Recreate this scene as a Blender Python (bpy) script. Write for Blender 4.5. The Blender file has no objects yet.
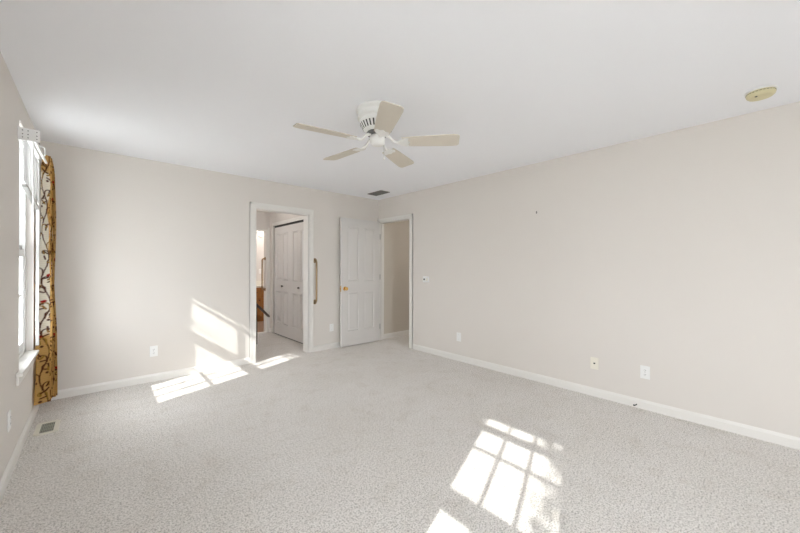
import bpy, bmesh, math, random
import numpy as np
from mathutils import Vector, Matrix
PI = math.pi
R = math.radians
random.seed(4)
sc = bpy.context.scene
C = sc.collection

# ------------------------------------------------------------------ camera
cam_d = bpy.data.cameras.new('camera'); cam = bpy.data.objects.new('camera', cam_d); C.objects.link(cam)
cam_d.sensor_width = 36; cam_d.lens = 332.4 * 36 / 800; cam_d.clip_start = .02
cam_d.shift_y = 0.0011
cam.matrix_world = (Matrix.Translation((0, 0, 1.267)) @ Matrix.Rotation(R(-42.44), 4, 'Z')
                    @ Matrix.Rotation(R(90), 4, 'X') @ Matrix.Rotation(R(0.17), 4, 'Z'))
sc.camera = cam
# ------------------------------------------------------------------ world, sun, exposure
w = bpy.data.worlds.new('sky'); sc.world = w; w.use_nodes = True
bg = w.node_tree.nodes['Background']; bg.inputs[0].default_value = (.94, .965, 1.02, 1); bg.inputs[1].default_value = 15.5
SUN = Vector((1, .357, -.746)).normalized()
sd = bpy.data.lights.new('sun', 'SUN'); sd.energy = 8; sd.angle = R(.53); sd.color = (1, .98, .95)
so = bpy.data.objects.new('sun', sd); C.objects.link(so); so.rotation_euler = SUN.to_track_quat('-Z', 'Y').to_euler()
sc.view_settings.view_transform = 'Standard'; sc.view_settings.look = 'None'
sc.view_settings.gamma = 1; sc.view_settings.use_curve_mapping = False
sc.view_settings.exposure = 0.08
sc.cycles.use_denoising = True
sc.cycles.max_bounces = 14; sc.cycles.diffuse_bounces = 10; sc.cycles.transparent_max_bounces = 16
sc.cycles.sample_clamp_indirect = 8
sc.cycles.caustics_reflective = False; sc.cycles.caustics_refractive = False

XL, XR, YB, YF, ZC = -.388, 3.64, 4.55, -3.3, 2.44

def portal(loc, rot, sx, sy):
    d = bpy.data.lights.new('sky_portal', 'AREA'); d.shape = 'RECTANGLE'; d.size = sx; d.size_y = sy
    d.cycles.is_portal = True
    o = bpy.data.objects.new('sky_portal', d); C.objects.link(o); o.location = loc; o.rotation_euler = rot

# ------------------------------------------------------------------ materials
def mat(name, col, rough=.6, metal=0, bump=0, bscale=200, var=0, vscale=3, coat=0, col2=None):
    m = bpy.data.materials.new(name); m.use_nodes = True; nt = m.node_tree; b = nt.nodes['Principled BSDF']
    b.inputs['Base Color'].default_value = (*col, 1); b.inputs['Roughness'].default_value = rough
    b.inputs['Metallic'].default_value = metal
    if coat: b.inputs['Coat Weight'].default_value = coat
    tc = nt.nodes.new('ShaderNodeTexCoord')
    if var or col2:
        n = nt.nodes.new('ShaderNodeTexNoise'); n.inputs['Scale'].default_value = vscale; n.inputs['Detail'].default_value = 5
        nt.links.new(tc.outputs['Object'], n.inputs['Vector'])
        mx = nt.nodes.new('ShaderNodeMix'); mx.data_type = 'RGBA'
        c2 = col2 or tuple(c * (1 - var) for c in col)
        mx.inputs[6].default_value = (*col, 1); mx.inputs[7].default_value = (*c2, 1)
        nt.links.new(n.outputs['Fac'], mx.inputs[0]); nt.links.new(mx.outputs[2], b.inputs['Base Color'])
    if bump:
        n2 = nt.nodes.new('ShaderNodeTexNoise'); n2.inputs['Scale'].default_value = bscale; n2.inputs['Detail'].default_value = 3
        nt.links.new(tc.outputs['Object'], n2.inputs['Vector'])
        bp = nt.nodes.new('ShaderNodeBump'); bp.inputs['Strength'].default_value = bump; bp.inputs['Distance'].default_value = .004
        nt.links.new(n2.outputs['Fac'], bp.inputs['Height']); nt.links.new(bp.outputs['Normal'], b.inputs['Normal'])
    return m

M = {}
M['wall'] = mat('wall_paint', (.72, .684, .645), .8, bump=.12, bscale=260, var=.03, vscale=.9)
M['hallwall'] = mat('hall_paint', (.70, .665, .635), .8, bump=.12, bscale=260, var=.03)
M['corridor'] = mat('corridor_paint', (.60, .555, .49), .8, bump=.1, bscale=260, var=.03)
M['ceil'] = mat('ceiling_paint', (.895, .91, .95), .9, bump=.15, bscale=180)
M['trim'] = mat('trim_paint', (.80, .785, .755), .35, var=.03)
M['door'] = mat('door_paint', (.68, .665, .65), .4, var=.03)
M['ventslat'] = mat('register_slats', (.40, .41, .34), .5, var=.1, vscale=20)
M['white'] = mat('white_plastic', (.84, .84, .83), .35, var=.02)
M['vinyl'] = mat('window_vinyl', (.83, .84, .84), .35, var=.02)
M['ivory'] = mat('ivory_plastic', (.82, .79, .70), .4, var=.04, vscale=20)
M['agedivory'] = mat('yellowed_plastic', (.72, .66, .42), .45, var=.15, vscale=12)
M['dark'] = mat('dark_slot', (.03, .03, .03), .6, var=.1)
M['grey'] = mat('grey_metal', (.20, .20, .195), .5, metal=.3, var=.2, vscale=20)
M['steel'] = mat('steel', (.45, .45, .44), .35, metal=.8, var=.1)
M['brass'] = mat('brass', (.80, .50, .16), .22, metal=1, var=.1, vscale=30)
M['oldbrass'] = mat('aged_brass', (.42, .30, .17), .33, metal=.85, var=.35, vscale=25)
M['darkwood'] = mat('dark_wood', (.06, .035, .02), .45, var=.4, vscale=20)
M['blade'] = mat('fan_blade_cream', (.66, .61, .53), .5, var=.06, vscale=8)
M['fanwhite'] = mat('fan_white_enamel', (.82, .82, .80), .3, var=.02)
M['counter'] = mat('cream_counter', (.80, .77, .70), .3, var=.05)
M['ground'] = mat('outdoor_ground', (.55, .55, .53), .9, var=.3, vscale=2)
M['bark'] = mat('bark', (.12, .085, .06), .9, bump=.6, bscale=20, var=.4)
M['leaf'] = mat('leaf', (.07, .13, .035), .6, var=.4, vscale=6)

def wood(name, a, b, sc3=(2, 2, 22)):
    m = mat(name, a, .4); nt = m.node_tree; bs = nt.nodes['Principled BSDF']
    tc = nt.nodes.new('ShaderNodeTexCoord'); mp = nt.nodes.new('ShaderNodeMapping'); mp.inputs['Scale'].default_value = sc3
    n = nt.nodes.new('ShaderNodeTexNoise'); n.inputs['Scale'].default_value = 2; n.inputs['Detail'].default_value = 8
    r = nt.nodes.new('ShaderNodeValToRGB'); r.color_ramp.elements[0].position = .3; r.color_ramp.elements[1].position = .7
    r.color_ramp.elements[0].color = (*a, 1); r.color_ramp.elements[1].color = (*b, 1)
    nt.links.new(tc.outputs['Object'], mp.inputs[0]); nt.links.new(mp.outputs[0], n.inputs['Vector'])
    nt.links.new(n.outputs['Fac'], r.inputs[0]); nt.links.new(r.outputs[0], bs.inputs['Base Color'])
    return m
M['oak'] = wood('honey_oak', (.50, .235, .07), (.36, .15, .04), (22, 22, 2))
M['vinylfloor'] = wood('bathroom_plank', (.42, .30, .22), (.30, .20, .14), (2, 14, 2))

def carpet():
    m = bpy.data.materials.new('beige_carpet'); m.use_nodes = True; nt = m.node_tree; b = nt.nodes['Principled BSDF']
    b.inputs['Roughness'].default_value = .95; b.inputs['Sheen Weight'].default_value = .15
    tc = nt.nodes.new('ShaderNodeTexCoord')
    def noise(s, d, rough=.6):
        n = nt.nodes.new('ShaderNodeTexNoise'); n.inputs['Scale'].default_value = s; n.inputs['Detail'].default_value = d
        n.inputs['Roughness'].default_value = rough
        nt.links.new(tc.outputs['Object'], n.inputs['Vector']); return n
    def ramp(src, stops):
        r = nt.nodes.new('ShaderNodeValToRGB'); e = r.color_ramp.elements
        while len(e) < len(stops): e.new(.5)
        for i, (p_, c) in enumerate(stops): e[i].position = p_; e[i].color = (*c, 1)
        nt.links.new(src, r.inputs[0]); return r
    def mul(a, c, f):
        x = nt.nodes.new('ShaderNodeMix'); x.data_type = 'RGBA'; x.blend_type = 'MULTIPLY'; x.inputs[0].default_value = f
        nt.links.new(a, x.inputs[6]); nt.links.new(c, x.inputs[7]); return x.outputs[2]
    tuft = noise(125, 2); mid = noise(55, 4, .75); big = noise(1.6, 4); blotch = noise(6, 5)
    base = ramp(tuft.outputs['Fac'], [(.37, (.48, .455, .425)), (.48, (.80, .77, .74)), (.60, (.90, .875, .85))])
    m1 = ramp(mid.outputs['Fac'], [(.36, (.70, .69, .68)), (.49, (1, 1, 1))])
    m2 = ramp(big.outputs['Fac'], [(.3, (.93, .92, .90)), (.7, (1, 1, 1))])
    m3 = ramp(blotch.outputs['Fac'], [(.30, (.88, .86, .83)), (.48, (1, 1, 1))])
    c = mul(base.outputs[0], m1.outputs[0], .9); c = mul(c, m2.outputs[0], 1); c = mul(c, m3.outputs[0], .7)
    nt.links.new(c, b.inputs['Base Color'])
    bp = nt.nodes.new('ShaderNodeBump'); bp.inputs['Strength'].default_value = .8; bp.inputs['Distance'].default_value = .008
    ad = nt.nodes.new('ShaderNodeMath'); ad.operation = 'ADD'
    nt.links.new(tuft.outputs['Fac'], ad.inputs[0]); nt.links.new(mid.outputs['Fac'], ad.inputs[1])
    nt.links.new(ad.outputs[0], bp.inputs['Height']); nt.links.new(bp.outputs['Normal'], b.inputs['Normal'])
    return m
M['carpet'] = carpet()

def glass():
    m = bpy.data.materials.new('window_glass'); m.use_nodes = True; nt = m.node_tree; nt.nodes.clear()
    o = nt.nodes.new('ShaderNodeOutputMaterial'); t = nt.nodes.new('ShaderNodeBsdfTransparent'); g = nt.nodes.new('ShaderNodeBsdfGlossy')
    g.inputs['Roughness'].default_value = .02; t.inputs[0].default_value = (.97, .98, .97, 1)
    mx = nt.nodes.new('ShaderNodeMixShader'); lw = nt.nodes.new('ShaderNodeLayerWeight'); lw.inputs[0].default_value = .5
    pw = nt.nodes.new('ShaderNodeMath'); pw.operation = 'POWER'; pw.inputs[1].default_value = 3.0; nt.links.new(lw.outputs['Facing'], pw.inputs[0])
    f = nt.nodes.new('ShaderNodeMath'); f.operation = 'MULTIPLY_ADD'; f.inputs[1].default_value = .86; f.inputs[2].default_value = .06; nt.links.new(pw.outputs[0], f.inputs[0])
    nt.links.new(f.outputs[0], mx.inputs[0]); nt.links.new(t.outputs[0], mx.inputs[1]); nt.links.new(g.outputs[0], mx.inputs[2])
    nt.links.new(mx.outputs[0], o.inputs[0]); return m
M['glass'] = glass()

def cloth(name, attr=None, col=(.8, .8, .8), tr=.5):
    m = bpy.data.materials.new(name); m.use_nodes = True; nt = m.node_tree; nt.nodes.clear()
    o = nt.nodes.new('ShaderNodeOutputMaterial'); d = nt.nodes.new('ShaderNodeBsdfDiffuse'); t = nt.nodes.new('ShaderNodeBsdfTranslucent')
    mx = nt.nodes.new('ShaderNodeMixShader'); mx.inputs[0].default_value = tr
    if attr:
        a = nt.nodes.new('ShaderNodeVertexColor'); a.layer_name = attr
        nt.links.new(a.outputs[0], d.inputs[0]); nt.links.new(a.outputs[0], t.inputs[0])
    else:
        n = nt.nodes.new('ShaderNodeTexNoise'); n.inputs['Scale'].default_value = 60
        r = nt.nodes.new('ShaderNodeValToRGB'); r.color_ramp.elements[0].color = (*[c * .93 for c in col], 1); r.color_ramp.elements[1].color = (*col, 1)
        nt.links.new(n.outputs['Fac'], r.inputs[0]); nt.links.new(r.outputs[0], d.inputs[0]); nt.links.new(r.outputs[0], t.inputs[0])
    nt.links.new(d.outputs[0], mx.inputs[1]); nt.links.new(t.outputs[0], mx.inputs[2]); nt.links.new(mx.outputs[0], o.inputs[0])
    return m
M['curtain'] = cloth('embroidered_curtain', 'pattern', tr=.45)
M['lining'] = cloth('curtain_lining', None, (.80, .80, .79), .45)
M['slat'] = cloth('blind_slat', None, (.78, .78, .78), .05)

def emit(name, col, s):
    m = bpy.data.materials.new(name); m.use_nodes = True; b = m.node_tree.nodes['Principled BSDF']
    b.inputs['Base Color'].default_value = (*col, 1); b.inputs['Emission Color'].default_value = (*col, 1)
    b.inputs['Emission Strength'].default_value = s; return m
M['lampglass'] = emit('lit_lamp_glass', (1, .95, .86), 3)

# ------------------------------------------------------------------ mesh helpers
def nb(): return bmesh.new()
def box(bm, lo, hi, bev=0):
    lo = Vector(lo); hi = Vector(hi)
    r = bmesh.ops.create_cube(bm, size=1); vs = r['verts']
    for v in vs: v.co = Vector([(lo[i] + hi[i]) / 2 + v.co[i] * (hi[i] - lo[i]) for i in range(3)])
    if bev:
        es = list({e for v in vs for e in v.link_edges})
        bmesh.ops.bevel(bm, geom=es, offset=bev, segments=2, affect='EDGES', profile=.6)
def tube(bm, pts, r, seg=12, cap=True):
    pts = [Vector(p) for p in pts]; rings = []
    rr = r if isinstance(r, (list, tuple)) else [r] * len(pts)
    up = None
    for i, p in enumerate(pts):
        t = (pts[min(i + 1, len(pts) - 1)] - pts[max(i - 1, 0)]).normalized()
        if up is None: up = Vector((0, 0, 1)) if abs(t.z) < .9 else Vector((1, 0, 0))
        a = (up - t * up.dot(t)).normalized(); b = t.cross(a); up = a
        rings.append([bm.verts.new(p + rr[i] * (a * math.cos(2 * PI * k / seg) + b * math.sin(2 * PI * k / seg))) for k in range(seg)])
    for A, B in zip(rings, rings[1:]):
        for k in range(seg): bm.faces.new((A[k], A[(k + 1) % seg], B[(k + 1) % seg], B[k]))
    if cap: bm.faces.new(rings[0][::-1]); bm.faces.new(rings[-1])
def lathe(bm, prof, seg=40, M4=None):
    rings = []
    for (r, z) in prof:
        if r < 1e-6: rings.append([bm.verts.new((0, 0, z))])
        else: rings.append([bm.verts.new((r * math.cos(2 * PI * k / seg), r * math.sin(2 * PI * k / seg), z)) for k in range(seg)])
    for A, B in zip(rings, rings[1:]):
        for k in range(seg):
            k2 = (k + 1) % seg
            if len(A) == 1 and len(B) == 1: continue
            if len(A) == 1: bm.faces.new((A[0], B[k2], B[k]))
            elif len(B) == 1: bm.faces.new((A[k], A[k2], B[0]))
            else: bm.faces.new((A[k], A[k2], B[k2], B[k]))
    if M4: bmesh.ops.transform(bm, matrix=M4, verts=[v for r_ in rings for v in r_])
def prism(bm, poly, z0, z1, f=lambda x, y, z: (x, y, z)):
    a = [bm.verts.new(f(x, y, z0)) for x, y in poly]; b = [bm.verts.new(f(x, y, z1)) for x, y in poly]
    n = len(poly)
    for i in range(n): bm.faces.new((a[i], a[(i + 1) % n], b[(i + 1) % n], b[i]))
    bm.faces.new(a[::-1]); bm.faces.new(b)
def obj(name, bm, m, parent=None, smooth=False, kind=None, label=None):
    bmesh.ops.recalc_face_normals(bm, faces=bm.faces)
    me = bpy.data.meshes.new(name); bm.to_mesh(me); bm.free(); me.materials.append(M[m])
    if smooth:
        me.polygons.foreach_set('use_smooth', [True] * len(me.polygons)); me.set_sharp_from_angle(angle=R(38))
    o = bpy.data.objects.new(name, me); C.objects.link(o)
    if parent: o.parent = parent
    if kind: o['kind'] = kind
    if label: o['label'] = label
    return o
def thing(name, label, cat, loc=(0, 0, 0), rz=0, group=None):
    o = bpy.data.objects.new(name, None); C.objects.link(o); o.empty_display_size = .05
    o.location = loc; o.rotation_euler = (0, 0, rz); o['label'] = label; o['category'] = cat
    if group: o['group'] = group
    return o
def struct(name, bm, m, label=None, parent=None):
    return obj(name, bm, m, parent, kind=None if parent else 'structure', label=label)
def slab(bm, ax, c0, c1, u0, u1, z0, z1, holes=()):
    """wall of thickness c0..c1 across axis ax, span u0..u1, with rectangular holes (ua, ub, za, zb)"""
    us = sorted({u0, u1, *[h[0] for h in holes], *[h[1] for h in holes]})
    for a, b in zip(us, us[1:]):
        hs = sorted([(h[2], h[3]) for h in holes if h[0] <= a + 1e-6 and h[1] >= b - 1e-6])
        z = z0
        for za, zb in hs + [(z1, z1)]:
            if za > z + 1e-6:
                if ax == 0: box(bm, (c0, a, z), (c1, b, za))
                else: box(bm, (a, c0, z), (b, c1, za))
            z = max(z, zb)

# ------------------------------------------------------------------ shell
TW = .14
TR = .10
W1 = (3.43, 4.155)            # window openings in the left wall
W2 = (-.17, .595)
WZ = (.555, 2.27)
b = nb(); box(b, (XL - TW, YF - TW, -.1), (6.2, 6.50, 0)); struct('floor', b, 'carpet', 'speckled beige cut-pile carpet')
b = nb(); box(b, (1.9, 6.50, -.1), (4.2, 8.9, -.002)); struct('floor_bathroom', b, 'vinylfloor', 'brown wood-look bathroom floor')
b = nb(); box(b, (XL - TW, YF - TW, ZC), (6.2, 8.9, ZC + .12)); struct('ceiling', b, 'ceil', 'flat white painted ceiling')
b = nb(); slab(b, 0, XL - TW, XL, YF - TW, YB + TW, 0, ZC, [(*W1, *WZ), (*W2, *WZ)]); struct('wall_left', b, 'wall')
D1 = (1.56, 2.325, 0, 2.05); D2 = (3.745, 4.525, 0, 2.045)
b = nb(); slab(b, 1, YB, YB + TW, XL, XR, 0, ZC, [D1]); struct('wall_back', b, 'wall')
b = nb(); slab(b, 0, XR, XR + TR, YF - TW, YB, 0, ZC, [D2]); struct('wall_right', b, 'wall')
FILL_WIN = [(-.1, 1.45, .3, 2.25)]  # unseen window added behind the camera to let in fill light
b = nb(); slab(b, 1, YF - TW, YF, XL, XR, 0, ZC, FILL_WIN); struct('wall_front', b, 'wall')
# closet hall beyond the doorway
HX = 2.50
b = nb(); slab(b, 0, HX, HX + .12, YB + TW, 6.50, 0, ZC, [(4.86, 6.28, 0, 2.045)])
struct('wall_hall_right', b, 'hallwall')
b = nb(); slab(b, 0, 1.15, 1.27, YB + TW, 6.50, 0, ZC); struct('wall_hall_left', b, 'hallwall')
b = nb(); slab(b, 1, 6.50, 6.62, 1.15, 3.2, 0, ZC, [(1.75, 2.46, 0, 1.99)]); struct('wall_hall_far', b, 'hallwall')
b = nb(); box(b, (HX + .6, YB + TW, 0), (HX + .7, 6.5, ZC)); struct('wall_closet_rear', b, 'hallwall')
b = nb(); box(b, (1.9, 8.5, 0), (4.0, 8.62, ZC)); struct('wall_bath_far', b, 'hallwall')
b = nb(); box(b, (1.78, 6.62, 0), (1.9, 8.62, ZC)); struct('wall_bath_left', b, 'hallwall')
b = nb(); box(b, (4.0, 6.62, 0), (4.1, 8.62, ZC)); box(b, (3.2, 6.50, 0), (4.1, 6.62, ZC)); struct('wall_bath_right', b, 'hallwall')
# corridor beyond the open door
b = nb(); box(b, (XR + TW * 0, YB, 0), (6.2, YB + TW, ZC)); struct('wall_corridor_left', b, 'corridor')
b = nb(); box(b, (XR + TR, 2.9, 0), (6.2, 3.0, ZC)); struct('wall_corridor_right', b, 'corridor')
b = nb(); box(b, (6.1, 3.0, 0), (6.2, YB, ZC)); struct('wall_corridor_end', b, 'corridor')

def base_run(bm, p0, p1, n):
    """baseboard from p0 to p1 (xy), n = direction into the room"""
    p0 = Vector((*p0, 0)); p1 = Vector((*p1, 0)); n = Vector((*n, 0))
    prof = [(0, 0), (.013, 0), (.013, .060), (.010, .068), (.006, .074), (.004, .080), (0, .082)]
    A = [bm.verts.new(p0 + n * d + Vector((0, 0, h))) for d, h in prof]; B = [bm.verts.new(p1 + n * d + Vector((0, 0, h))) for d, h in prof]
    for i in range(len(prof)): j = (i + 1) % len(prof); bm.faces.new((A[i], A[j], B[j], B[i]))
    bm.faces.new(A); bm.faces.new(B[::-1])
CW = .072
b = nb(); base_run(b, (XL, YF), (XL, YB), (1, 0)); struct('baseboard_left', b, 'trim')
b = nb(); base_run(b, (XL + .014, YB), (D1[0] - CW, YB), (0, -1)); base_run(b, (D1[1] + CW, YB), (XR, YB), (0, -1)); struct('baseboard_back', b, 'trim')
b = nb(); base_run(b, (XR, YF), (XR, D2[0] - CW), (-1, 0)); struct('baseboard_right', b, 'trim')
b = nb(); base_run(b, (HX, 6.38), (HX, 6.50), (-1, 0)); base_run(b, (1.27, YB + TW), (1.27, 6.5), (1, 0)); base_run(b, (1.27, 6.5), (1.7, 6.5), (0, -1)); struct('baseboard_hall', b, 'trim')
b = nb(); base_run(b, (XR + TR, YB), (6.1, YB), (0, -1)); struct('baseboard_corridor', b, 'trim')
b = nb(); base_run(b, (XL, YF), (XR, YF), (0, 1)); struct('baseboard_front', b, 'trim')

def casing(bm, f, u0, u1, ztop, w=CW, t=.016, w2=None):
    """door casing, f maps (u, depth, z) to the scene; depth > 0 into the room"""
    def bx(a, c):
        P = [f(*a), f(*c)]; box(bm, [min(P[0][i], P[1][i]) for i in range(3)], [max(P[0][i], P[1][i]) for i in range(3)])
    w_ = w
    for s, u in ((-1, u0), (1, u1)):
        w = w_ if s < 0 or w2 is None else w2
        a, c = (u - w, u) if s < 0 else (u, u + w)
        bx((a, 0, 0), (c, t * .7, ztop + w_))
        o = (a, a + .022) if s < 0 else (c - .022, c)
        bx((o[0], 0, 0), (o[1], t, ztop + w_))
        i = (c - .012, c) if s < 0 else (a, a + .012)
        bx((i[0], 0, 0), (i[1], t * .9, ztop + .012))
    bx((u0, 0, ztop), (u1, t * .7, ztop + w_)); bx((u0 - w_, 0, ztop + w_ - .022), (u1 + w, t, ztop + w_)); bx((u0, 0, ztop), (u1, t * .9, ztop + .012))
fB = lambda u, d, z: (u, YB - d, z)
fR = lambda u, d, z: (XR - d, u, z)
b = nb(); casing(b, fB, D1[0], D1[1], 2.05); struct('trim_1', b, 'trim', 'white casing around the doorway to the closet hall')
b = nb()
for x0, x1 in ((D1[0], D1[0] + .012), (D1[1] - .012, D1[1])): box(b, (x0, YB - .004, 0), (x1, YB + TW + .004, 2.05))
box(b, (D1[0], YB - .004, 2.038), (D1[1], YB + TW + .004, 2.05)); struct('trim_2', b, 'trim', 'white jamb lining of the closet hall doorway')
b = nb(); casing(b, fR, D2[0], D2[1], 2.045, w=.058, w2=.0245); struct('trim_3', b, 'trim', 'white casing around the corridor doorway')
b = nb()
for y0, y1 in ((D2[0], D2[0] + .014), (D2[1] - .014, D2[1])): box(b, (XR - .004, y0, 0), (XR + TR + .004, y1, 2.045))
box(b, (XR - .004, D2[0], 2.031), (XR + TR + .004, D2[1], 2.045))
box(b, (XR + .03, D2[0] + .014, 0), (XR + .06, D2[0] + .026, 2.03)); box(b, (XR + .03, D2[1] - .026, 0), (XR + .06, D2[1] - .014, 2.03))
struct('trim_4', b, 'trim', 'white jamb lining of the corridor doorway')
fH = lambda u, d, z: (HX - d, u, z)
b = nb(); casing(b, fH, 4.86, 6.28, 2.045, w=.06); struct('trim_5', b, 'trim', 'white casing around the closet opening')
fF = lambda u, d, z: (u, 6.5 - d, z)
b = nb(); box(b, (2.435, 6.488, 0), (2.46, 6.63, 1.99)); box(b, (1.75, 6.488, 1.975), (2.46, 6.63, 1.99)); box(b, (2.46, 6.488, 0), (2.495, 6.5, 2.03))
struct('trim_6', b, 'trim', 'white jamb of the bathroom doorway')
b = nb(); box(b, (1.75, 6.49, 0), (2.435, 6.56, .012)); struct('trim_7', b, 'trim', 'pale threshold strip of the bathroom')

# ------------------------------------------------------------------ outdoors
b = nb(); box(b, (-40, -40, -.7), (XL - TW, 40, -.6)); box(b, (XL - TW, -40, -.7), (12, YF - TW, -.6)); struct('ground', b, 'ground', 'pale ground outside the windows')

# ------------------------------------------------------------------ windows in the left wall
def window(name, y0, y1, yl, label, mv=.0115):
    """yl = near edge of the glass; three panes wide, two sashes"""
    b = nb()
    xo, xi = XL - TW + .005, XL - .045
    box(b, (xo, y0, WZ[0]), (xi, yl - .035, WZ[1])); box(b, (xo, yl + .64, WZ[0]), (xi, y1, WZ[1]))
    box(b, (xo, y0, WZ[0]), (xi, y1, .585)); box(b, (xo, y0, 2.235), (xi, y1, WZ[1]))
    root = struct(name, b, 'vinyl', label)
    g0, g1 = yl, yl + .607
    for nm, xc, za, zb, ra, rb, mz in (('lower_sash', -.455, .650, 1.345, .587, 1.412, 1.03), ('upper_sash', -.492, 1.487, 2.196, 1.405, 2.235, 1.842)):
        b = nb(); h = .016
        box(b, (xc - h, g0 - .035, ra), (xc + h, g0, rb), .003); box(b, (xc - h, g1, ra), (xc + h, g1 + .033, rb), .003)
        box(b, (xc - h, g0, ra), (xc + h, g1, za), .003); box(b, (xc - h, g0, zb), (xc + h, g1, rb), .003)
        for k in (1, 2):
            y = g0 + .607 * k / 3; box(b, (xc - .006, y - mv, za), (xc + .006, y + mv, zb))
        box(b, (xc - .006, g0, mz - .0105), (xc + .006, g1, mz + .0105))
        s = obj(nm, b, 'vinyl', root)
        b = nb(); box(b, (xc - .002, g0, za), (xc + .002, g1, zb)); obj('glass', b, 'glass', s)
    b = nb(); box(b, (-.438, g0 + .26, 1.395), (-.415, g0 + .34, 1.425), .004); obj('sash_lock', b, 'steel', root)
    b = nb()
    box(b, (XL - .044, y0 + .002, WZ[0] - .010), (XL + .003, y1 - .002, WZ[0] + .006)); box(b, (XL + .0005, y0 - .13, WZ[0] - .016), (XL + .034, y1 - .008, WZ[0] + .006), .006); obj('window_stool', b, 'trim', root)
    b = nb(); box(b, (XL, y0 - .11, WZ[0] - .080), (XL + .014, y1 - .01, WZ[0] - .020), .004); obj('window_apron', b, 'trim', root)
    return root
window('window_1', W1[0], W1[1], 3.474, 'tall white double-hung window beside the curtain', .0150)
window('window_2', W2[0], W2[1], -.10, 'tall white double-hung window nearest the camera')
for y0, y1 in (W1, W2): portal((XL - TW - .01, (y0 + y1) / 2, 1.41), (0, R(-90), 0), 1.75, .8)
for i, (x0, x1, z0, z1) in enumerate(FILL_WIN):  # frame and glass of the added rear fill window
    b = nb(); ya, yb = YF - .10, YF - .04
    box(b, (x0, ya, z0), (x0 + .05, yb, z1)); box(b, (x1 - .05, ya, z0), (x1, yb, z1)); box(b, (x0, ya, z0), (x1, yb, z0 + .05)); box(b, (x0, ya, z1 - .05), (x1, yb, z1))
    box(b, ((x0 + x1) / 2 - .03, ya, z0), ((x0 + x1) / 2 + .03, yb, z1))
    r_ = struct('window_%d' % (3 + i), b, 'vinyl'); b = nb(); box(b, (x0 + .05, YF - .072, z0 + .05), (x1 - .05, YF - .068, z1 - .05)); obj('glass', b, 'glass', r_)
    portal(((x0 + x1) / 2, YF - TW - .01, (z0 + z1) / 2), (R(90), 0, 0), x1 - x0, z1 - z0)

# ------------------------------------------------------------------ panel doors
def panel_leaf(bm, W, H, T, cols, rows):
    """leaf in local x 0..W, y 0..T, z 0..H with raised panels on both faces"""
    d = .010
    box(bm, (.002, d, .002), (W - .002, T - d, H - .002))
    xs = [0] + [v for c in cols for v in c] + [W]
    zs = [0] + [v for r_ in rows for v in r_] + [H]
    for i in range(0, len(xs), 2): box(bm, (xs[i], 0, 0), (xs[i + 1], T, H))
    for i in range(0, len(zs), 2):
        for c in cols: box(bm, (c[0], 0, zs[i]), (c[1], T, zs[i + 1]))
    for c in cols:
        for r_ in rows:
            for s in (0, 1):
                y_out = 0 if s == 0 else T; sg = 1 if s == 0 else -1
                def ring(inset, dep):
                    y = y_out + sg * dep
                    return [bm.verts.new((c[0] + inset, y, r_[0] + inset)), bm.verts.new((c[1] - inset, y, r_[0] + inset)),
                            bm.verts.new((c[1] - inset, y, r_[1] - inset)), bm.verts.new((c[0] + inset, y, r_[1] - inset))]
                rs = [ring(0, .0), ring(.010, .0095), ring(.018, .0095), ring(.036, .002)]
                for A, B in zip(rs, rs[1:]):
                    for k in range(4): bm.faces.new((A[k], A[(k + 1) % 4], B[(k + 1) % 4], B[k]))
                bm.faces.new(rs[-1])
# open corridor door, lying back against the back wall
b = nb(); panel_leaf(b, .775, 2.035, .035, [(.12, .335), (.44, .655)], [(.235, .86), (1.03, 1.905)])
door = obj('door_1', b, 'door'); door['kind'] = 'structure'; door['label'] = 'white four-panel door standing open against the back wall'
door.location = (3.603, 4.492, .012); door.rotation_euler = (0, 0, R(180.6))
def knob(parent, p, dirv, m='brass', label=None, s=1.0):
    b = nb(); q = Vector(dirv).to_track_quat('Z', 'Y').to_matrix().to_4x4()
    lathe(b, [(0, 0), (.031 * s, 0), (.033 * s, .003 * s), (.030 * s, .007 * s), (.013 * s, .009 * s), (.011 * s, .028 * s), (.020 * s, .036 * s), (.027 * s, .047 * s), (.027 * s, .056 * s), (.020 * s, .064 * s), (0, .067 * s)], 28, Matrix.Translation(p) @ q)
    return obj('door_knob', b, m, parent, True, label=label)
knob(door, (.775 - .065, .035, .918), (0, 1, 0), label='polished brass knob')
knob(door, (.775 - .065, 0, .918), (0, -1, 0), label='polished brass knob', s=.7)
b = nb(); box(b, (.774, .006, .87), (.7765, .029, .965)); box(b, (.776, .011, .905), (.786, .024, .93), .002); obj('latch_plate', b, 'brass', door)
for z in (.24, 1.09, 1.78):
    b = nb(); tube(b, [(-.005, .037, z - .045), (-.005, .037, z + .045)], .006, 10)
    obj('hinge', b, 'steel', door, True)
# bifold closet doors
for i, (ya, lab) in enumerate(((5.565, 'white panelled closet door farther from the doorway'), (4.865, 'white panelled closet door nearer the doorway'))):
    b = nb(); panel_leaf(b, .70, 1.985, .030, [(.10, .305), (.395, .60)], [(.21, .80), (1.0, 1.86)])
    d = obj('door_%d' % (2 + i), b, 'door'); d['kind'] = 'structure'; d['label'] = lab
    d.location = (HX + .028, ya, .02); d.rotation_euler = (0, 0, R(90))
    b = nb(); lathe(b, [(0, 0), (.009, 0), (.008, .012), (.016, .018), (.018, .025), (.012, .031), (0, .032)], 20, Matrix.Translation((.31 if i == 0 else .35, .030, .90)) @ Matrix.Rotation(R(-90), 4, 'X'))
    obj('closet_knob', b, 'dark', d, True, label='small black knob')
b = nb(); box(b, (HX + .005, 4.87, 2.008), (HX + .055, 6.27, 2.044)); struct('trim_8', b, 'dark', 'dark sliding track above the closet doors')
b = nb(); box(b, (HX + .02, 4.87, 0), (HX + .06, 6.27, .010)); struct('trim_9', b, 'dark', 'dark floor guide under the closet doors')

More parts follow.
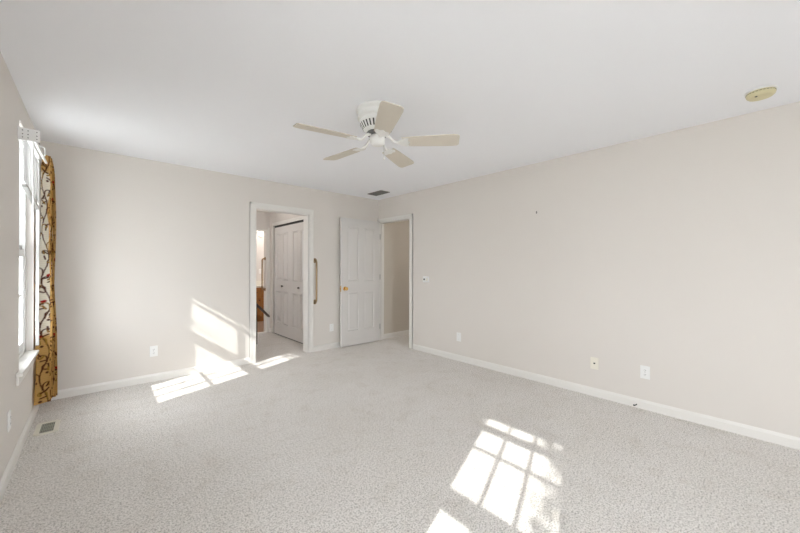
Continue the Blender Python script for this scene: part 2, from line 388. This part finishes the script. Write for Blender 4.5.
# ------------------------------------------------------------------ ceiling fan
FX, FY = 1.55, 1.95
fan = thing('ceiling_fan', 'white flush-mounted ceiling fan with five cream blades and a pull chain', 'ceiling fan', (FX, FY, ZC))
b = nb(); lathe(b, [(0, 0), (.150, 0), (.156, -.006), (.156, -.018), (.148, -.026), (.141, -.034), (.141, -.052), (.147, -.060), (.147, -.072), (.130, -.082), (.130, -.086), (0, -.086)], 56)
obj('canopy', b, 'fanwhite', fan, True)
b = nb(); lathe(b, [(0, -.086), (.130, -.086), (.133, -.095), (.126, -.118), (.112, -.142), (.096, -.160), (.088, -.168), (0, -.168)], 56)
mh = obj('motor_housing', b, 'fanwhite', fan, True)
b = nb()
for k in range(28):
    a = 2 * PI * k / 28
    P = lambda r_, z, da: Vector(((r_ + .0025) * math.cos(a + da), (r_ + .0025) * math.sin(a + da), z))
    n1 = [P(.1275, -.112, -.045), P(.1275, -.112, .045), P(.105, -.150, .05), P(.105, -.150, -.05)]
    vs = [b.verts.new(v) for v in n1]; vi = [b.verts.new(v * .96 + Vector((0, 0, v.z * .04))) for v in n1]
    b.faces.new(vs); b.faces.new(vi[::-1])
    for q in range(4): b.faces.new((vs[q], vs[(q + 1) % 4], vi[(q + 1) % 4], vi[q]))
o = obj('vent_slots', b, 'dark', mh); o['kind'] = 'stuff'
b = nb(); lathe(b, [(0, -.168), (.075, -.168), (.078, -.178), (.078, -.196), (.07, -.204), (0, -.204)], 40); bmesh.ops.transform(b, matrix=Matrix.Translation((0,0,-.168)) @ Matrix.Diagonal((1,1,.6,1)) @ Matrix.Translation((0,0,.168)), verts=b.verts); obj('rotor_hub', b, 'grey', fan, True)
b = nb(); lathe(b, [(0, -.204), (.050, -.204), (.060, -.212), (.062, -.250), (.058, -.272), (.046, -.286), (.020, -.292), (0, -.293)], 40); bmesh.ops.transform(b, matrix=Matrix.Translation((0,0,-.19)) @ Matrix.Diagonal((.92,.92,.85,1)) @ Matrix.Translation((0,0,.204)), verts=b.verts); sw = obj('switch_housing', b, 'fanwhite', fan, True)
for a in (.3, 2.4, 4.5):
    b = nb(); lathe(b, [(0, 0), (.005, 0), (.004, .003), (0, .004)], 10, Matrix.Rotation(a, 4, 'Z') @ Matrix.Translation((.0568, 0, -.217)) @ Matrix.Rotation(R(90), 4, 'Y'))
    obj('screw', b, 'steel', sw, True)
for k in range(5):
    a = R(168 - 72 * k)
    Mx = Matrix.Rotation(a, 4, 'Z') @ Matrix.Translation((0, 0, -.236))
    b = nb()
    tube(b, [(.06, 0, .050), (.095, 0, .030), (.125, 0, -.004), (.155, 0, -.010)], [.012, .009, .009, .011], 10)
    prism(b, [(.145, -.014), (.165, -.020), (.185, -.042), (.215, -.050), (.235, -.040), (.228, -.020), (.245, 0), (.228, .020), (.235, .040), (.215, .050), (.185, .042), (.165, .020), (.145, .014)], -.014, -.008,
          lambda x, y, z: (x, y, z - y * .2))
    bmesh.ops.transform(b, matrix=Mx, verts=b.verts); iron = obj('blade_iron', b, 'fanwhite', fan, True)
    out = [(.185, -.052), (.30, -.060), (.45, -.067), (.56, -.070), (.592, -.064), (.604, -.050), (.604, .050), (.592, .064), (.56, .070), (.45, .067), (.30, .060), (.185, .052)]
    b = nb(); prism(b, out, -.008, -.002, lambda x, y, z: (x, y, z - y * .2)); bmesh.ops.transform(b, matrix=Mx, verts=b.verts)
    obj('blade', b, 'blade', fan)
b = nb(); n = 24
for i in range(n):
    z = -.240 - i * .0040; bmesh.ops.create_uvsphere(b, u_segments=6, v_segments=4, radius=.0024, matrix=Matrix.Translation((.054, -.012, z)))
tube(b, [(.054, -.012, -.235), (.054, -.012, -.335)], .0008, 6)
ch = obj('pull_chain', b, 'steel', fan, True)
b = nb(); lathe(b, [(0, 0), (.004, -.002), (.007, -.018), (.006, -.026), (0, -.030)], 14, Matrix.Translation((.054, -.012, -.333))); obj('chain_pull', b, 'white', ch, True)

# ------------------------------------------------------------------ smoke detector, vents
sm = thing('smoke_detector', 'round yellowed smoke detector on the ceiling near the right wall', 'smoke detector', (3.235, .015, ZC))
b = nb(); lathe(b, [(0, 0), (.073, 0), (.075, -.004), (.073, -.010), (0, -.010)], 48); obj('mounting_base', b, 'white', sm, True)
b = nb(); lathe(b, [(0, -.010), (.067, -.010), (.070, -.020), (.067, -.033), (.058, -.043), (.040, -.046), (0, -.046)], 48); cv = obj('cover', b, 'agedivory', sm, True, label='yellowed cover')
b = nb()
for k in range(26):
    a = 2 * PI * k / 26; bmesh.ops.create_cube(b, size=1, matrix=Matrix.Rotation(a, 4, 'Z') @ Matrix.Translation((.0672, 0, -.019)) @ Matrix.Diagonal((.006, .010, .003, 1)))
o = obj('vent_slots', b, 'dark', cv); o['kind'] = 'stuff'
b = nb(); lathe(b, [(0, -.046), (.007, -.046), (.006, -.049), (0, -.050)], 16, Matrix.Translation((-.04, .02, .0015))); obj('test_button', b, 'dark', cv, True)

cvn = thing('ceiling_vent', 'small dark grey slatted vent on the ceiling by the far corner', 'air vent', (3.285, 4.10, ZC))
b = nb(); L_, Wd = .165, .085
for s in (-1, 1):
    box(b, (s * Wd - .009, -L_, -.006), (s * Wd + .009, L_, 0)); box(b, (-Wd, s * L_ - .009, -.006), (Wd, s * L_ + .009, 0))
obj('frame', b, 'grey', cvn)
b = nb()
for k in range(10):
    x = -Wd + .014 + k * .0157; bmesh.ops.create_cube(b, size=1, matrix=Matrix.Translation((x, 0, -.008)) @ Matrix.Rotation(R(35), 4, 'Y') @ Matrix.Diagonal((.012, L_ * 2 - .01, .0015, 1)))
box(b, (-Wd, -.004, -.011), (Wd, .004, -.004)); obj('louvres', b, 'grey', cvn)
b = nb(); box(b, (-Wd, -L_, -.0015), (Wd, L_, -.0005)); obj('duct_opening', b, 'dark', cvn)

fv = thing('floor_vent', 'cream metal heating register set in the carpet below the curtain', 'floor vent', (-.280, 3.775, 0))
b = nb(); l, ww = .118, .052
for s in (-1, 1):
    box(b, (s * ww - .012, -l, .002), (s * ww + .017, l, .010), .002); box(b, (-ww, s * l - .012, .002), (ww, s * l + .018, .010), .002)
obj('frame', b, 'ivory', fv)
b = nb()
for k in range(9): x = -ww + .012 + k * .01; box(b, (x - .0022, -l + .016, .004), (x + .0022, l - .016, .0085))
for y in (-.037, .037): box(b, (-ww + .01, y - .003, .004), (ww - .01, y + .003, .009))
obj('louvres', b, 'ventslat', fv, label='olive grey louvres')
b = nb(); box(b, (-ww + .01, -l + .01, .001), (ww - .01, l - .01, .003)); obj('duct_opening', b, 'grey', fv)

# ------------------------------------------------------------------ wall plates
def copy_tree(o, parent=None):
    c = o.copy(); C.objects.link(c)
    if parent: c.parent = parent
    for k in [q for q in bpy.data.objects if q.parent == o]: copy_tree(k, c)
    return c
def plate(bm, w=.036, h=.058): box(bm, (-w, -.0065, -h), (w, 0, h), .003)
def outlet_at(label, loc, rz, src=None):
    if src: o = copy_tree(src)
    else:
        o = thing('wall_outlet', label, 'outlet', group='white duplex outlets on the walls')
        b = nb(); plate(b); obj('cover_plate', b, 'white', o)
        for s in (-1, 1):
            b = nb(); prism(b, [(.017 * math.cos(t), max(-.0125, min(.0125, .017 * math.sin(t)))) for t in [2 * PI * q / 24 for q in range(24)]], -.0085, -.006, lambda x, y, z: (x, z, y + s * .0195))
            rcp = obj('receptacle', b, 'white', o)
            for dx, hh in ((-.006, .004), (.006, .0048)):
                b = nb(); box(b, (dx - .0011, -.0090, s * .0195 + .002 - hh), (dx + .0011, -.0082, s * .0195 + .002 + hh)); obj('slot', b, 'dark', rcp)
            b = nb(); box(b, (-.002, -.0090, s * .0195 - .010), (.002, -.0082, s * .0195 - .006)); obj('slot', b, 'dark', rcp)
        b = nb(); lathe(b, [(0, 0), (.003, 0), (0, .0012)], 10, Matrix.Translation((0, -.0064, 0)) @ Matrix.Rotation(R(90), 4, 'X')); obj('screw', b, 'steel', o)
    o['label'] = label; o.location = loc; o.rotation_euler = (0, 0, rz); return o
E_ = .0004
o1 = outlet_at('white duplex outlet on the back wall left of the sunlit patch', (.472, YB - E_, .332), 0)
outlet_at('white duplex outlet low on the right wall', (XR - E_, .715, .332), R(-90), o1)
outlet_at('white duplex outlet on the left wall below the window', (XL + E_, 3.07, .335), R(90), o1)
outlet_at('white outlet on the bathroom wall above the vanity', (3.03, 8.5 - E_, 1.16), 0, o1)
def blank(label, loc, rz, src=None, name='blank_cover_plate'):
    if src: o = copy_tree(src)
    else:
        o = thing(name, label, 'wall plate')
        b = nb(); plate(b, .036, .059); obj('cover_plate', b, 'white', o)
        for s in (-1, 1):
            b = nb(); lathe(b, [(0, 0), (.0032, 0), (0, .0012)], 10, Matrix.Translation((0, -.0064, s * .03)) @ Matrix.Rotation(R(90), 4, 'X')); obj('screw', b, 'steel', o)
    o['label'] = label; o.location = loc; o.rotation_euler = (0, 0, rz); return o
p1 = blank('blank white plate low on the back wall beside the open door', (2.715, YB - E_, .325), 0)
blank('blank white plate low on the right wall near the corridor doorway', (XR - E_, 2.79, .325), R(-90), p1)
ph = thing('phone_jack', 'ivory phone jack plate low on the right wall', 'phone jack', (XR - E_, 1.125, .325), R(-90))
b = nb(); plate(b); obj('cover_plate', b, 'ivory', ph)
b = nb(); box(b, (-.008, -.0078, -.007), (.008, -.0062, .007)); obj('jack_socket', b, 'dark', ph)
th = thing('wall_thermostat', 'small white control with a dark knob on the right wall by the doorway', 'thermostat', (XR - E_, 3.395, 1.09), R(-90))
b = nb(); box(b, (-.058, -.020, -.045), (.058, 0, .045), .006); hs = obj('body', b, 'white', th)
b = nb(); lathe(b, [(0, 0), (.013, 0), (.012, .008), (0, .009)], 20, Matrix.Translation((-.026, -.0198, 0)) @ Matrix.Rotation(R(90), 4, 'X')); obj('dial', b, 'dark', th, True, label='dark round knob')
b = nb(); box(b, (.012, -.0212, -.022), (.042, -.0195, .022)); obj('rocker', b, 'ivory', th)
nl = thing('wall_nail', 'small dark picture nail alone high on the right wall', 'nail', (XR, 1.71, 1.885), R(-90))
b = nb(); tube(b, [(0, 0, 0), (0, -.018, .006)], .0022, 8); obj('shank', b, 'grey', nl); b = nb(); box(b, (-.005, -.021, -.013), (.005, -.014, .013), .002); obj('head', b, 'grey', nl)
ds = thing('cable_stub', 'short dark cable stub poking from the right baseboard', 'cable', (XR - .013, .775, .030), R(-90))
b = nb(); tube(b, [(0, .003, 0), (0, -.012, 0), (-.006, -.016, -.005), (-.012, -.017, -.008)], .005, 10); obj('cable', b, 'dark', ds, True)
b = nb(); tube(b, [(-.010, -.017, -.008), (-.022, -.017, -.009)], .007, 10); obj('connector', b, 'dark', ds, True)

# ------------------------------------------------------------------ grab bars and hand rail
def grab_bar(label, loc, rz, L=.62):
    g = thing('grab_bar', label, 'grab bar', loc, rz)
    o_ = .058; pts = [(0, 0, L / 2)]
    for i in range(9):
        a = R(90 * i / 8); pts.append((0, -o_ + .038 - .038 * math.sin(a), L / 2 + .0 - .038 + .038 * math.cos(a)) if False else (0, -(o_ - .038) - .038 * math.sin(a), L / 2 - .038 + .038 * math.cos(a)))
    lo = [(x, y, -z) for x, y, z in pts][::-1]
    b = nb(); tube(b, pts + lo, .0135, 14); obj('bar', b, 'oldbrass', g, True)
    for s in (-1, 1):
        b = nb(); lathe(b, [(0, 0), (.034, 0), (.036, .004), (.030, .010), (.016, .014), (0, .014)], 28, Matrix.Translation((0, 0, s * L / 2)) @ Matrix.Rotation(R(90), 4, 'X')); obj('flange', b, 'darkwood' if False else 'oldbrass', g, True)
    return g
grab_bar('vertical aged brass grab bar on the back wall right of the closet hall doorway', (2.425, YB - E_, 1.055), 0)
grab_bar('vertical aged brass grab bar at the bathroom doorway inside the closet hall', (2.435 - E_, 6.56, 1.13), R(-90), .60)
hr = thing('hand_rail', 'dark wooden sloping hand rail on a post inside the closet hall', 'hand rail', (1.93, 5.62, 0))
b = nb(); box(b, (-.012, -.03, .0), (.022, .03, .655), .005); obj('post', b, 'darkwood', hr)
b = nb(); tube(b, [(-.02, -.03, .685), (0, 0, .665), (.44, .64, .365), (.50, .73, .325)], [.020, .022, .022, .017], 12); obj('rail', b, 'darkwood', hr, True)

# ------------------------------------------------------------------ bathroom vanity and lamp
va = thing('bathroom_vanity', 'honey oak bathroom vanity with a cream countertop', 'vanity', (2.55, 7.86, 0))
b = nb(); box(b, (0, 0, .09), (1.1, .62, .79)); box(b, (.03, .05, 0), (1.07, .62, .09)); obj('cabinet_body', b, 'oak', va)
b = nb(); box(b, (-.01, -.03, .79), (1.12, .639, .83), .006); box(b, (-.01, .61, .83), (1.12, .639, .92), .003); obj('countertop', b, 'counter', va)
for x0 in (.025, .285, .545, .805):
    b = nb(); panel_leaf(b, .24, .44, .020, [(.045, .195)], [(.05, .39)]); d = obj('cabinet_door', b, 'oak', va); d.location = (x0, -.0205, .12)
    b = nb(); lathe(b, [(0, 0), (.008, 0), (.007, .012), (.014, .018), (.012, .026), (0, .027)], 16, Matrix.Translation((.20, 0, .38)) @ Matrix.Rotation(R(90), 4, 'X')); obj('cabinet_knob', b, 'dark', d, True)
    b = nb(); box(b, (x0, -.020, .60), (x0 + .24, 0, .75), .005); d = obj('drawer', b, 'oak', va)
    b = nb(); tube(b, [(x0 + .07, -.018, .68), (x0 + .08, -.042, .68), (x0 + .16, -.042, .68), (x0 + .17, -.018, .68)], .005, 8); obj('drawer_pull', b, 'dark', d, True)
def dome(label, loc, power, r=.14):
    l = thing('ceiling_light', label, 'light', loc)
    b = nb(); lathe(b, [(0, 0), (r, 0), (r, -.025), (r - .01, -.03), (0, -.03)], 32); obj('fixture_base', b, 'white', l, True)
    b = nb(); lathe(b, [(r - .012, -.03), (r - .02, -.06), (r * .6, -.085), (0, -.095)], 32); obj('lamp_shade', b, 'lampglass', l, True)
    d = bpy.data.lights.new('bulb', 'POINT'); d.energy = power; d.color = (1, .95, .89); d.shadow_soft_size = .09
    o = bpy.data.objects.new('bulb', d); C.objects.link(o); o.parent = l; o.location = (0, 0, -.20)
dome('lit dome light on the bathroom ceiling', (2.93, 7.75, ZC), 24)
dome('unseen dome light added to brighten the closet hall', (1.7, 5.5, ZC), 6)  # extra lamp out of view, added to lift the hall
dome('unseen dome light added to brighten the corridor', (5.3, 3.7, ZC), 12)  # extra lamp out of view, added to light the corridor walls
sb = thing('vanity_light', 'small glowing globe light high on the bathroom wall', 'light', (3.02, 8.5, 2.08))
b = nb(); box(b, (-.06, -.03, -.05), (.06, -.0004, .05), .008); obj('wall_plate', b, 'steel', sb)
b = nb(); bmesh.ops.create_uvsphere(b, u_segments=20, v_segments=12, radius=.055, matrix=Matrix.Translation((0, -.085, 0))); obj('globe', b, 'lampglass', sb, True)

# ------------------------------------------------------------------ blind on the visible window
bl = thing('venetian_blind', 'white slatted blind lowered over the top half of the window', 'blind', (-.368, 3.795, 2.205))
y0, y1 = -.340, .350
b = nb(); box(b, (-.0195, y0, -.035), (.02, y1, 0), .003); obj('headrail', b, 'white', bl)
b = nb(); nsl = 12
for k in range(nsl):
    t = (k + 1) / nsl; a = R(30)
    for (ya, yb) in ((y0 + .006, y1 - .006),):
        pr = [(-.0125, 0), (-.006, .0016), (0, .0022), (.006, .0016), (.0125, 0)]
        A = []; B = []
        for (u, c) in pr:
            dx = u * math.cos(a) - c * math.sin(a) * -1; dz = u * math.sin(a) + c * math.cos(a)
            zA = -.045 - t * (.273); zB = -.045 - t * (.350)
            A.append(b.verts.new((dx, ya, zA + dz))); B.append(b.verts.new((dx, yb, zB + dz)))
        for q in range(4): b.faces.new((A[q], A[q + 1], B[q + 1], B[q]))
sl = obj('slats', b, 'slat', bl, True); md = sl.modifiers.new('thickness', 'SOLIDIFY'); md.thickness = .0008
b = nb()
f = lambda yy: -.045 - (.273 + (.350 - .273) * (yy - y0) / (y1 - y0))
A = [(-.013, y0 + .004), (.013, y0 + .004), (.013, y1 - .004), (-.013, y1 - .004)]
va_ = [b.verts.new((x, y, f(y) - .048)) for x, y in A]; vb_ = [b.verts.new((x, y, f(y) - .066)) for x, y in A]
b.faces.new(va_); b.faces.new(vb_[::-1])
for q in range(4): b.faces.new((va_[q], va_[(q + 1) % 4], vb_[(q + 1) % 4], vb_[q]))
obj('bottom_rail', b, 'steel', bl)
for y in (-.22, 0.02, .26):
    for x in (-.012, .012): b = nb(); tube(b, [(x, y, -.03), (x, y, f(y) - .05)], .0010, 5); obj('ladder_cord', b, 'white', bl)
b = nb(); tube(b, [(.035, -.27, -.03), (.037, -.268, -.62)], .004, 8); obj('tilt_wand', b, 'white', bl)

# ------------------------------------------------------------------ curtain rod and curtain
cr = thing('curtain_rod', 'white curtain rod with a wide perforated end bracket above the window', 'curtain rod', (-.32, 3.355, 2.155))
b = nb(); tube(b, [(0, 0, 0), (0, 1.13, 0.005)], .009, 12); obj('rod', b, 'white', cr, True)
b = nb(); box(b, (XL + .32, -.006, -.040), (.035, 0, .042), .002); box(b, (XL + .3204, -.006, -.040), (XL + .323, .05, .042)); bk = obj('end_bracket', b, 'white', cr)
b = nb()
for x in (-.045, -.02, .02):
    for z in (-.022, 0.0, .025): lathe(b, [(0, 0), (.0032, 0), (.0032, .0006), (0, .0006)], 10, Matrix.Translation((x, -.006, z)) @ Matrix.Rotation(R(90), 4, 'X'))
o = obj('screw_holes', b, 'dark', bk); o['kind'] = 'stuff'
b = nb(); box(b, (XL + .3204, .50, .056), (.006, .512, .066)); tube(b, [(.0, .506, .062), (.018, .506, .050), (.018, .506, -.010), (0, .506, -.014)], .004, 8); obj('support_bracket', b, 'white', cr)
b = nb(); box(b, (XL + .3204, 1.115, -.012), (.010, 1.127, -.002)); obj('support_bracket', b, 'white', cr)

def pleat_path(s):
    """s 0..1 along the cloth -> x, y offsets"""
    y = .02 + .30 * s
    return y
def make_curtain():
    root = thing('curtain', 'gold curtain, painted cream where backlit, with brown vine embroidery bunched beside the window', 'curtain', (-.315, 4.12, 0))
    NS, NZ = 320, 430; Wc = 1.0; z0, z1 = .115, 2.225
    s = np.linspace(0, 1, NS); zz = np.linspace(z0, z1, NZ)
    S, Z = np.meshgrid(s, zz); t = (Z - z0) / (z1 - z0)
    amp = .046 * (1 - .35 * t) * (1 + .15 * np.sin(9 * S + 2 * Z)); ph = 2 * PI * 4.5 * S - PI / 2 + .22 * np.sin(2.6 * Z)
    X = amp * np.sin(ph) + .006 * np.sin(31 * S + 5 * Z)
    Y = .035 + (.325 + .03 * (1 - t)) * S + .010 * np.sin(2 * ph) - .10 * np.clip((.42 - Z) / .4, 0, 1) * (1 - S) ** 2
    X = X - .020 * (1 - S) * (1 - t)
    hem = np.clip((Z - 2.13) / .1, 0, 1); X = X * (1 - .35 * hem)
    # pattern, with the window backlight painted into the gold cloth as cream
    rng = np.random.RandomState(3); col = np.zeros((NZ, NS, 3)); 
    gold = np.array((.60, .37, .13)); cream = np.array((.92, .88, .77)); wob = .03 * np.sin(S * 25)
    backlight = np.clip((Z - (.62 + wob + .18 * S)) / .05, 0, 1) * np.clip((.088 + .010 * np.sin(Z * 17) - np.mod(S, .2222)) / .006, 0, 1) * np.clip((2.09 - Z) / .03, 0, 1)
    col[:] = gold * (1 - backlight[..., None]) + cream * backlight[..., None]
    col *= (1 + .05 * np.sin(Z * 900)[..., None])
    P = (S * Wc, Z)
    def stroke(pts, wd, c):
        pts = np.array(pts)
        x0, y0_ = pts.min(0) - wd; x1, y1_ = pts.max(0) + wd
        i0, i1 = max(0, int((x0 / Wc) * (NS - 1))), min(NS, int((x1 / Wc) * (NS - 1)) + 2)
        j0, j1 = max(0, int((y0_ - z0) / (z1 - z0) * (NZ - 1))), min(NZ, int((y1_ - z0) / (z1 - z0) * (NZ - 1)) + 2)
        if i1 <= i0 or j1 <= j0: return
        px = P[0][j0:j1, i0:i1][..., None]; pz = P[1][j0:j1, i0:i1][..., None]
        d = np.sqrt((px - pts[:, 0]) ** 2 + (pz - pts[:, 1]) ** 2).min(-1)
        k = np.clip((wd - d) / .004 + .5, 0, 1)[..., None]
        col[j0:j1, i0:i1] = col[j0:j1, i0:i1] * (1 - k) + np.array(c) * k
    brown = (.10, .035, .018); olive = (.33, .19, .04); red = (.42, .02, .015)
    for vi in range(9):
        xc = .0556 + .1111 * vi
        zs = np.arange(0, 2.3, .006); xs = xc + .022 * np.sin(zs * 15 + vi * 1.7)
        stroke(np.c_[xs, zs], .0042, brown if vi % 2 == 0 else olive)
        for q in np.arange(.08, 2.25, .075):
            side = 1 if int(q / .075 + .5) % 2 else -1
            x_ = xc + .022 * math.sin(q * 15 + vi * 1.7)
            th = np.linspace(0, 5.0, 46); r_ = .030 * np.exp(-.33 * th)
            cx, cz = x_ + side * .032, q + .03
            a0 = PI if side > 0 else 0
            px = cx + side * 0 + r_ * np.cos(a0 - side * th); pz = cz + r_ * np.sin(a0 - side * th)
            c_ = (brown, olive, brown)[rng.randint(3)]
            stroke(np.c_[px, pz], .0040, c_)
            stroke(np.c_[np.linspace(x_, px[0], 12), np.linspace(q - .01, pz[0], 12)], .0040, c_)
            for lf in range(3):
                a = rng.uniform(0, 2 * PI); l0 = .012; tt = np.linspace(0, .026, 7)
                stroke(np.c_[x_ + side * .03 + tt * math.cos(a), q + .02 * lf + tt * math.sin(a)], .0055, (brown, olive)[lf % 2])
            if rng.rand() < .22:
                stroke(np.array([[cx, cz + .03], [cx + .008, cz + .034]]), .010, red)
            if rng.rand() < .5: stroke(np.array([[x_ - side * .035, q + .05]]), .009, brown)
    me = bpy.data.meshes.new('fabric_panel')
    V = np.stack([X, Y, Z - .070 * S * (1 - t) ** 3], -1).reshape(-1, 3)
    idx = np.arange(NS * NZ).reshape(NZ, NS)
    F = np.stack([idx[:-1, :-1], idx[:-1, 1:], idx[1:, 1:], idx[1:, :-1]], -1).reshape(-1, 4)
    me.from_pydata(V.tolist(), [], F.tolist())
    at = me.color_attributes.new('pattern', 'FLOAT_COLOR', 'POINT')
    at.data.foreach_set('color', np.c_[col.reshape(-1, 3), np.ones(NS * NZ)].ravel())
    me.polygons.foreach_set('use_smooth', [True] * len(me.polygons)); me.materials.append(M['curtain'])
    o = bpy.data.objects.new('fabric_panel', me); C.objects.link(o); o.parent = root
    # pale lining hanging behind the near edge
    b = nb(); N = 40; rows = []
    for j in range(60):
        z = .60 + (2.18 - .60) * j / 59; r_ = []
        for i in range(N):
            u = i / (N - 1); r_.append(b.verts.new((-.050 + .010 * math.sin(u * 16 + z), 0.004 + .035 * u + .004 * math.sin(z * 5), z)))
        rows.append(r_)
    for A_, B_ in zip(rows, rows[1:]):
        for i in range(N - 1): b.faces.new((A_[i], A_[i + 1], B_[i + 1], B_[i]))
    obj('lining', b, 'lining', root, True, label='pale lining')
    return root
make_curtain()

# unseen rod added across the second window to cast a bar of shade
r2 = thing('curtain_rod', 'unseen white rod added across the window nearest the camera for its shadow', 'curtain rod', (-.405, W2[0], 2.005 - .0 + .0))
b = nb(); box(b, (-.004, .002, -.046), (.008, W2[1] - W2[0] - .002, .028), .003); obj('rod', b, 'white', r2)

# ------------------------------------------------------------------ garden tree that dapples the sun
def tree():
    root = thing('garden_tree', 'leafy tree outside the left-hand windows', 'tree', (-5.2, -1.75, -.6))
    base = Vector((-5.2, -1.75, -.6)); rnd = random.Random(8)
    b = nb(); tube(b, [(0, 0, 0), (.05, .02, 1.6), (0, .1, 3.2), (.1, .1, 4.6), (.15, .1, 5.6)], [.14, .11, .08, .05, .02], 12); obj('trunk', b, 'bark', root, True)
    def leaves(bm, c, rad, n, size):
        for _ in range(n):
            d = Vector([rnd.gauss(0, 1) for _ in range(3)]); d = d.normalized() * rad * rnd.random() ** .4
            p = Vector(c) + Vector((d.x, d.y, d.z))
            q = Matrix.Translation(p) @ Matrix.Rotation(rnd.uniform(0, 6.28), 4, 'Z') @ Matrix.Rotation(rnd.uniform(-1.2, 1.2), 4, 'X')
            s = size * rnd.uniform(.7, 1.3)
            vs = [bm.verts.new(q @ Vector(v)) for v in ((-s, 0, 0), (-.3 * s, .38 * s, .1 * s), (.5 * s, .3 * s, .08 * s), (s, 0, 0), (.5 * s, -.3 * s, .08 * s), (-.3 * s, -.38 * s, .1 * s))]
            bm.faces.new(vs)
    lv = nb(); br = nb()
    def spray(y, z, n, rad, dist=3.4, size=.05, twig=True):
        c = Vector((XL, y, z)) - SUN * dist - base; leaves(lv, c, rad, n, size)
        if twig: tube(br, [Vector((.05, .1, c.z - .7)), Vector((.05, .1, c.z - .7)).lerp(c, .5) + Vector((0, 0, .1)), c], [.03, .02, .008], 6)
    for i in range(7): spray(-.02 + .03 * math.sin(i * 2.3), .9 + i * .19, 26, .10, 2.6, .042, False)
    for i in range(6): spray(3.55 + i * .10, 1.50 + .03 * math.sin(i * 3), 5, .07, 4.2, .035, False)
    for i in range(4): spray(3.80 + i * .09, 1.12 + .05 * math.sin(i * 3), 4, .09, 4.2, .035, False)
    for k in range(9):
        a = rnd.uniform(0, 6.28); c = Vector((-.9 + .5 * math.cos(a), -.6 + .7 * math.sin(a), 3.8 + rnd.uniform(-.6, 1.2))); leaves(lv, c, .5, 150, .07)
    o = obj('leaves', lv, 'leaf', root); o['kind'] = 'stuff'
    obj('branches', br, 'bark', root, True)
tree()
